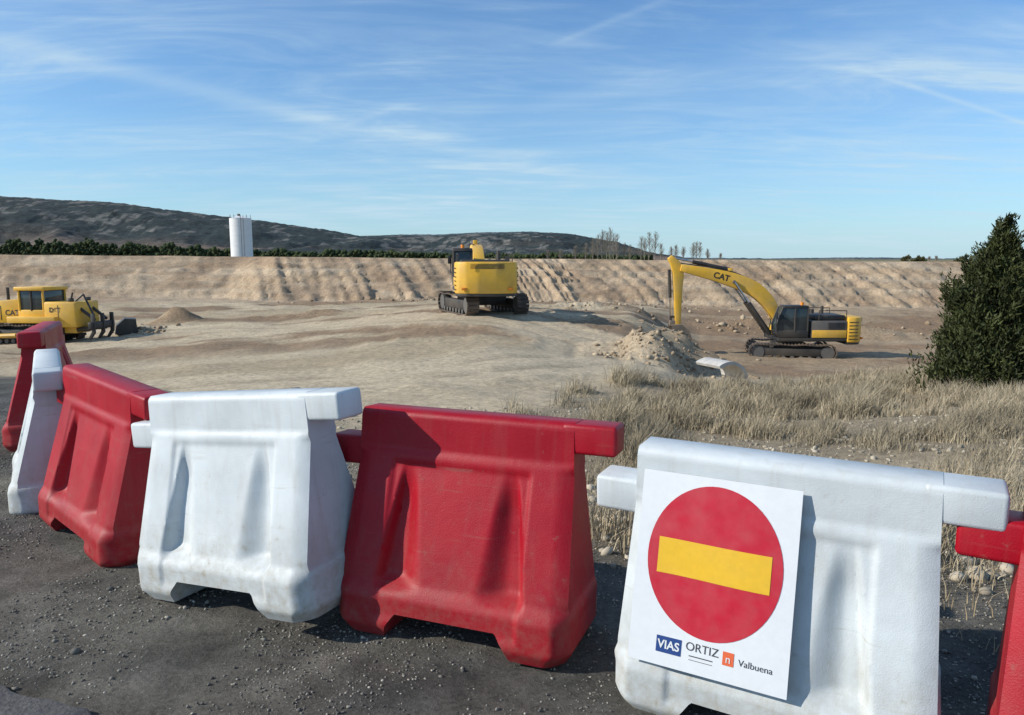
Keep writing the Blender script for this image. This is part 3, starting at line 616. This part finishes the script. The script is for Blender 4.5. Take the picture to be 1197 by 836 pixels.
# ---------------- bare poplars
def sticks(name,A,B,r0,r1,cols,mat,parent=None):
    A=np.array(A);B=np.array(B);n=len(A);d=B-A;d/=np.linalg.norm(d,axis=1,keepdims=True)+1e-9
    up=np.tile([0.,.01,1.],(n,1)); up[np.abs(d[:,2])>.95]=[1,0,0]; s=np.cross(d,up); s/=np.linalg.norm(s,axis=1,keepdims=True); t=np.cross(d,s)
    r0=np.array(r0)[:,None];r1=np.array(r1)[:,None]; ring=[]
    for (P_,r) in ((A,r0),(B,r1)):
        for k_ in range(4):
            a=k_*math.pi/2; ring.append(P_+(s*math.cos(a)+t*math.sin(a))*r)
    V=np.stack(ring,1); b=(np.arange(n)*8)[:,None]
    Fa=np.concatenate([b+np.array([[k_,(k_+1)%4,4+(k_+1)%4,4+k_]]) for k_ in range(4)])
    return npobj(name,V.reshape(-1,3),Fa,mat,np.repeat(cols,8,0),parent=parent)
M_bark=simpleattr('bare_branches',.9)
A=[];B=[];r0=[];r1=[]
for u,vt in [(640,292),(655,291),(672,287),(684,284),(692,278),(698,274),(703,268),(708,270),(712,266),(716,272),(720,273),(728,284),(735,286),(748,275),(752,278),(757,271),(764,270),(771,284),(783,288),(788,286),(797,288),(808,283),(812,282),(816,283),(825,291),(840,296),(1082,300),(1090,299)]:
    yy=rng.uniform(320,370); hh=(303-vt)/F*yy+1; x0=(u-598.5)/F*yy; z0=.2
    A.append((x0,yy,z0));B.append((x0+rng.normal()*.2,yy,z0+hh));r0.append(.17);r1.append(.04)
    for k_ in range(60):
        t=rng.random()**.8*.8+.12; b=np.array([x0,yy,z0+hh*t]); L_=hh*.28*(1.1-t)+.5; a=rng.random()*6.28; sp=.5+.4*rng.random()
        e=b+np.array([math.cos(a)*sp*L_,math.sin(a)*sp*L_,L_]); A.append(b);B.append(e);r0.append(.05);r1.append(.025)
        for m_ in range(2):
            b2=b+(e-b)*rng.random(); a=rng.random()*6.28; A.append(b2); B.append(b2+np.array([math.cos(a)*.6,math.sin(a)*.6,.9])*L_*.5); r0.append(.032); r1.append(.018)
sticks('bare_poplar_trees',A,B,r0,r1,np.tile([.25,.22,.18],(len(A),1)),M_bark)
# ---------------- evergreen
M_leaf=simpleattr('conifer_foliage',.65)
def leafcloud(name,C,rad,n,ls,cA,cB,parent=None,mat=M_leaf,sd=0,nc=None,prof_=(.8,1,1,.88,.66,.42,.05)):
    nc=nc or max(30,n//110); th=rng.random(nc)*6.28; hz=rng.random(nc)**.85; prof=np.interp(hz,[0,.1,.3,.5,.7,.85,1],prof_)
    rr=prof*(.35+.65*rng.random(nc)**.4)*(.55+.85*vn(th*1.6,hz*6,sd))
    cx=np.cos(th)*rr*rad[0]; cy=np.sin(th)*rr*rad[1]; cz=hz*rad[2]*(1+.06*rng.normal(size=nc)); cs=(rng.random(nc)*.12+.08)*np.interp(hz,[0,.7,1],[1,1,.5])
    ci=rng.integers(0,nc,n); g=rng.normal(size=(n,3)); g/=np.linalg.norm(g,axis=1,keepdims=True)
    off=g*(rng.random((n,1))**.5)*(cs[ci]*rad[0])[:,None]; off[:,2]*=1.9
    out=np.stack([np.cos(th),np.sin(th),.0*th],-1)[ci]; off+=out*off[:,2:3]*.35
    p=np.stack([cx[ci],cy[ci],cz[ci]],-1)+off+np.array(C)
    a=rng.normal(size=(n,3)); a[:,2]=np.abs(a[:,2])+.6; a+=out*.6; a/=np.linalg.norm(a,axis=1,keepdims=True); b=np.cross(a,rng.normal(size=(n,3))); b/=np.linalg.norm(b,axis=1,keepdims=True)
    L_=ls*(.6+.8*rng.random((n,1)))
    V=np.stack([p-b*L_*.2,p+b*L_*.2,p+a*L_+b*L_*.05,p+a*L_-b*L_*.05],1)
    tc=rng.random(nc)[ci][:,None]*.6+rng.random((n,1))*.4
    col=(np.array(cA)*(1-tc)+np.array(cB)*tc)
    Fa=(np.arange(n)*4)[:,None]+np.array([[0,1,2,3]])
    return npobj(name,V.reshape(-1,3),Fa,mat,np.repeat(col,4,0),parent=parent)
q=P(1158,462,22); zz=tz(q.x,22); T=empty('evergreen_tree',(q.x,22,zz-.1))
leafcloud('foliage',(0,0,.05),(1.85,1.6,4.5),56000,.12,(.010,.016,.006),(.075,.088,.03),T,sd=3,prof_=(.85,1,.95,.8,.52,.27,.03))
rod('trunk',T,(0,0,-.2),(0,0,3.9),.14,M_trk,8,.03)
Aa=[];Bb=[];q0=[];q1=[]
for k_ in range(60):
    z_=.3+3*rng.random(); a=rng.random()*6.28; L_=1.4*(1-z_/4.6); Aa.append((0,0,z_)); Bb.append((math.cos(a)*L_,math.sin(a)*L_,z_+.4*L_)); q0.append(.035); q1.append(.01)
sticks('limbs',Aa,Bb,q0,q1,np.tile([.08,.06,.045],(60,1)),M_bark,T)
q=P(1212,462,24); zz=tz(q.x,24); T=empty('evergreen_tree',(q.x,24,zz-.1)); leafcloud('foliage',(0,0,.05),(1.8,1.5,3.8),36000,.14,(.010,.016,.006),(.065,.075,.027),T,sd=5,prof_=(.85,1,1,.85,.58,.3,.04)); rod('trunk',T,(0,0,-.2),(0,0,3.2),.14,M_trk,8,.03)
for (u,vt,w_) in [(1130,300,9),(1160,297,14),(1183,297,12),(1060,305,6),(1190,303,10),(1075,304,5)]:
    yy=95; q=P(u,vt,yy); x_=q.x; z0=tz(x_,yy)-.2; leafcloud('distant_shrub',(x_,yy,z0),(w_/F*yy,1.2,max(.8,q.z-z0)),1500,.22,(.05,.06,.025),(.14,.14,.06),sd=u,nc=30)
# ---------------- world
w=bpy.data.worlds.new('World'); sc.world=w; w.use_nodes=True; n=w.node_tree.nodes; l=w.node_tree.links
SUN=Vector((-.84,-.17,.50)).normalized()
el=math.asin(SUN.z); az=math.atan2(SUN.x,SUN.y)
sky=n.new('ShaderNodeTexSky'); sky.sky_type='NISHITA'; sky.sun_disc=False; sky.sun_elevation=el; sky.sun_rotation=az; sky.air_density=1.0; sky.dust_density=.2; sky.ozone_density=2.5
bg=n['Background']; bg.inputs['Strength'].default_value=.11
tc=n.new('ShaderNodeTexCoord'); sep=n.new('ShaderNodeSeparateXYZ'); l.new(tc.outputs['Generated'],sep.inputs[0])
def math_(op,a,b=None,c=None):
    m=n.new('ShaderNodeMath'); m.operation=op
    for i,v in enumerate((a,b,c)):
        if v is None: continue
        if isinstance(v,(int,float)): m.inputs[i].default_value=v
        else: l.new(v,m.inputs[i])
    return m.outputs[0]
zc=math_('ADD',math_('MAXIMUM',sep.outputs['Z'],0),.10)
cx=math_('DIVIDE',sep.outputs['X'],zc); cy=math_('DIVIDE',sep.outputs['Y'],zc)
cmb=n.new('ShaderNodeCombineXYZ'); l.new(cx,cmb.inputs[0]); l.new(cy,cmb.inputs[1])
def layer(rot,scale,nscale,dist,detail,lo,hi,loc=(0,0,0)):
    mp=n.new('ShaderNodeMapping'); mp.inputs['Rotation'].default_value=(0,0,math.radians(rot)); mp.inputs['Scale'].default_value=scale; mp.inputs['Location'].default_value=loc
    l.new(cmb.outputs[0],mp.inputs[0]); z=n.new('ShaderNodeTexNoise'); z.inputs['Scale'].default_value=nscale; z.inputs['Detail'].default_value=detail; z.inputs['Roughness'].default_value=.6; z.inputs['Distortion'].default_value=dist
    l.new(mp.outputs[0],z.inputs['Vector']); mr=n.new('ShaderNodeMapRange'); mr.interpolation_type='SMOOTHSTEP'; mr.inputs[1].default_value=lo; mr.inputs[2].default_value=hi; l.new(z.outputs['Fac'],mr.inputs[0]); return mr.outputs[0]
a1=layer(25,(.6,1.5,1),1.4,1.6,8,.40,.74); a2=layer(-35,(.45,2.2,1),1.7,.8,8,.42,.76,(3,5,0)); big=layer(10,(.6,1,1),.6,.8,4,.36,.66,(7,2,0))
fac=math_('ADD',math_('MULTIPLY',math_('ADD',a1,math_('MULTIPLY',a2,.8)),math_('MULTIPLY_ADD',big,.42,.18)),math_('MULTIPLY',big,.18))
def trail(px_,py_,ang,wd,amp,x0,x1):
    ca,sa=math.cos(math.radians(ang)),math.sin(math.radians(ang))
    d_=math_('ADD',math_('MULTIPLY',math_('SUBTRACT',cx,px_),-sa),math_('MULTIPLY',math_('SUBTRACT',cy,py_),ca))
    t_=math_('ADD',math_('MULTIPLY',math_('SUBTRACT',cx,px_),ca),math_('MULTIPLY',math_('SUBTRACT',cy,py_),sa))
    g=math_('EXPONENT',math_('MULTIPLY',math_('POWER',math_('ABSOLUTE',math_('DIVIDE',d_,wd)),2),-1))
    e=n.new('ShaderNodeMapRange'); e.interpolation_type='SMOOTHSTEP'; e.inputs[1].default_value=x1; e.inputs[2].default_value=x0; l.new(math_('ABSOLUTE',t_),e.inputs[0])
    return math_('MULTIPLY',math_('MULTIPLY',g,amp),e.outputs[0])
def cp(u,v):
    q=(P(u,v,100)-Vector((0,0,H))).normalized(); z=q.z+.10; return q.x/z,q.y/z
def trail2(u0,v0,u1,v1,wd,amp):
    a=cp(u0,v0); b=cp(u1,v1); an=math.degrees(math.atan2(b[1]-a[1],b[0]-a[0])); L_=math.dist(a,b)/2
    return trail((a[0]+b[0])/2,(a[1]+b[1])/2,an,wd,amp,L_*.6,L_*1.1)
for tr_ in (trail2(1000,80,1290,175,.02,.32),trail2(640,55,790,-5,.02,.13),trail2(395,150,480,120,.03,.14),trail2(-60,40,420,150,.09,.24),trail2(250,120,640,200,.10,.16),trail2(600,130,1100,40,.12,.15)):
    fac=math_('ADD',fac,tr_)
fac=math_('MINIMUM',fac,.75)
hs=n.new('ShaderNodeVectorMath'); hs.operation='MULTIPLY'; l.new(sky.outputs[0],hs.inputs[0]); hs.inputs[1].default_value=(.78,1.12,1.42)
hz=math_('EXPONENT',math_('MULTIPLY',math_('MAXIMUM',sep.outputs['Z'],0),-9.0))
mh=n.new('ShaderNodeMixRGB'); l.new(math_('MULTIPLY',hz,.75),mh.inputs[0]); l.new(hs.outputs[0],mh.inputs[1]); mh.inputs[2].default_value=(4.1,6.0,7.2,1)
mx=n.new('ShaderNodeMixRGB'); l.new(fac,mx.inputs[0]); l.new(mh.outputs[0],mx.inputs[1]); mx.inputs[2].default_value=(5.2,6.8,7.9,1)
l.new(mx.outputs[0],bg.inputs['Color'])
sl=bpy.data.lights.new('sun','SUN'); sl.energy=5.0; sl.angle=math.radians(.5); sl.color=(1,.93,.82)
so=link(bpy.data.objects.new('sun',sl)); so.rotation_euler=(-SUN).to_track_quat('-Z','Y').to_euler()
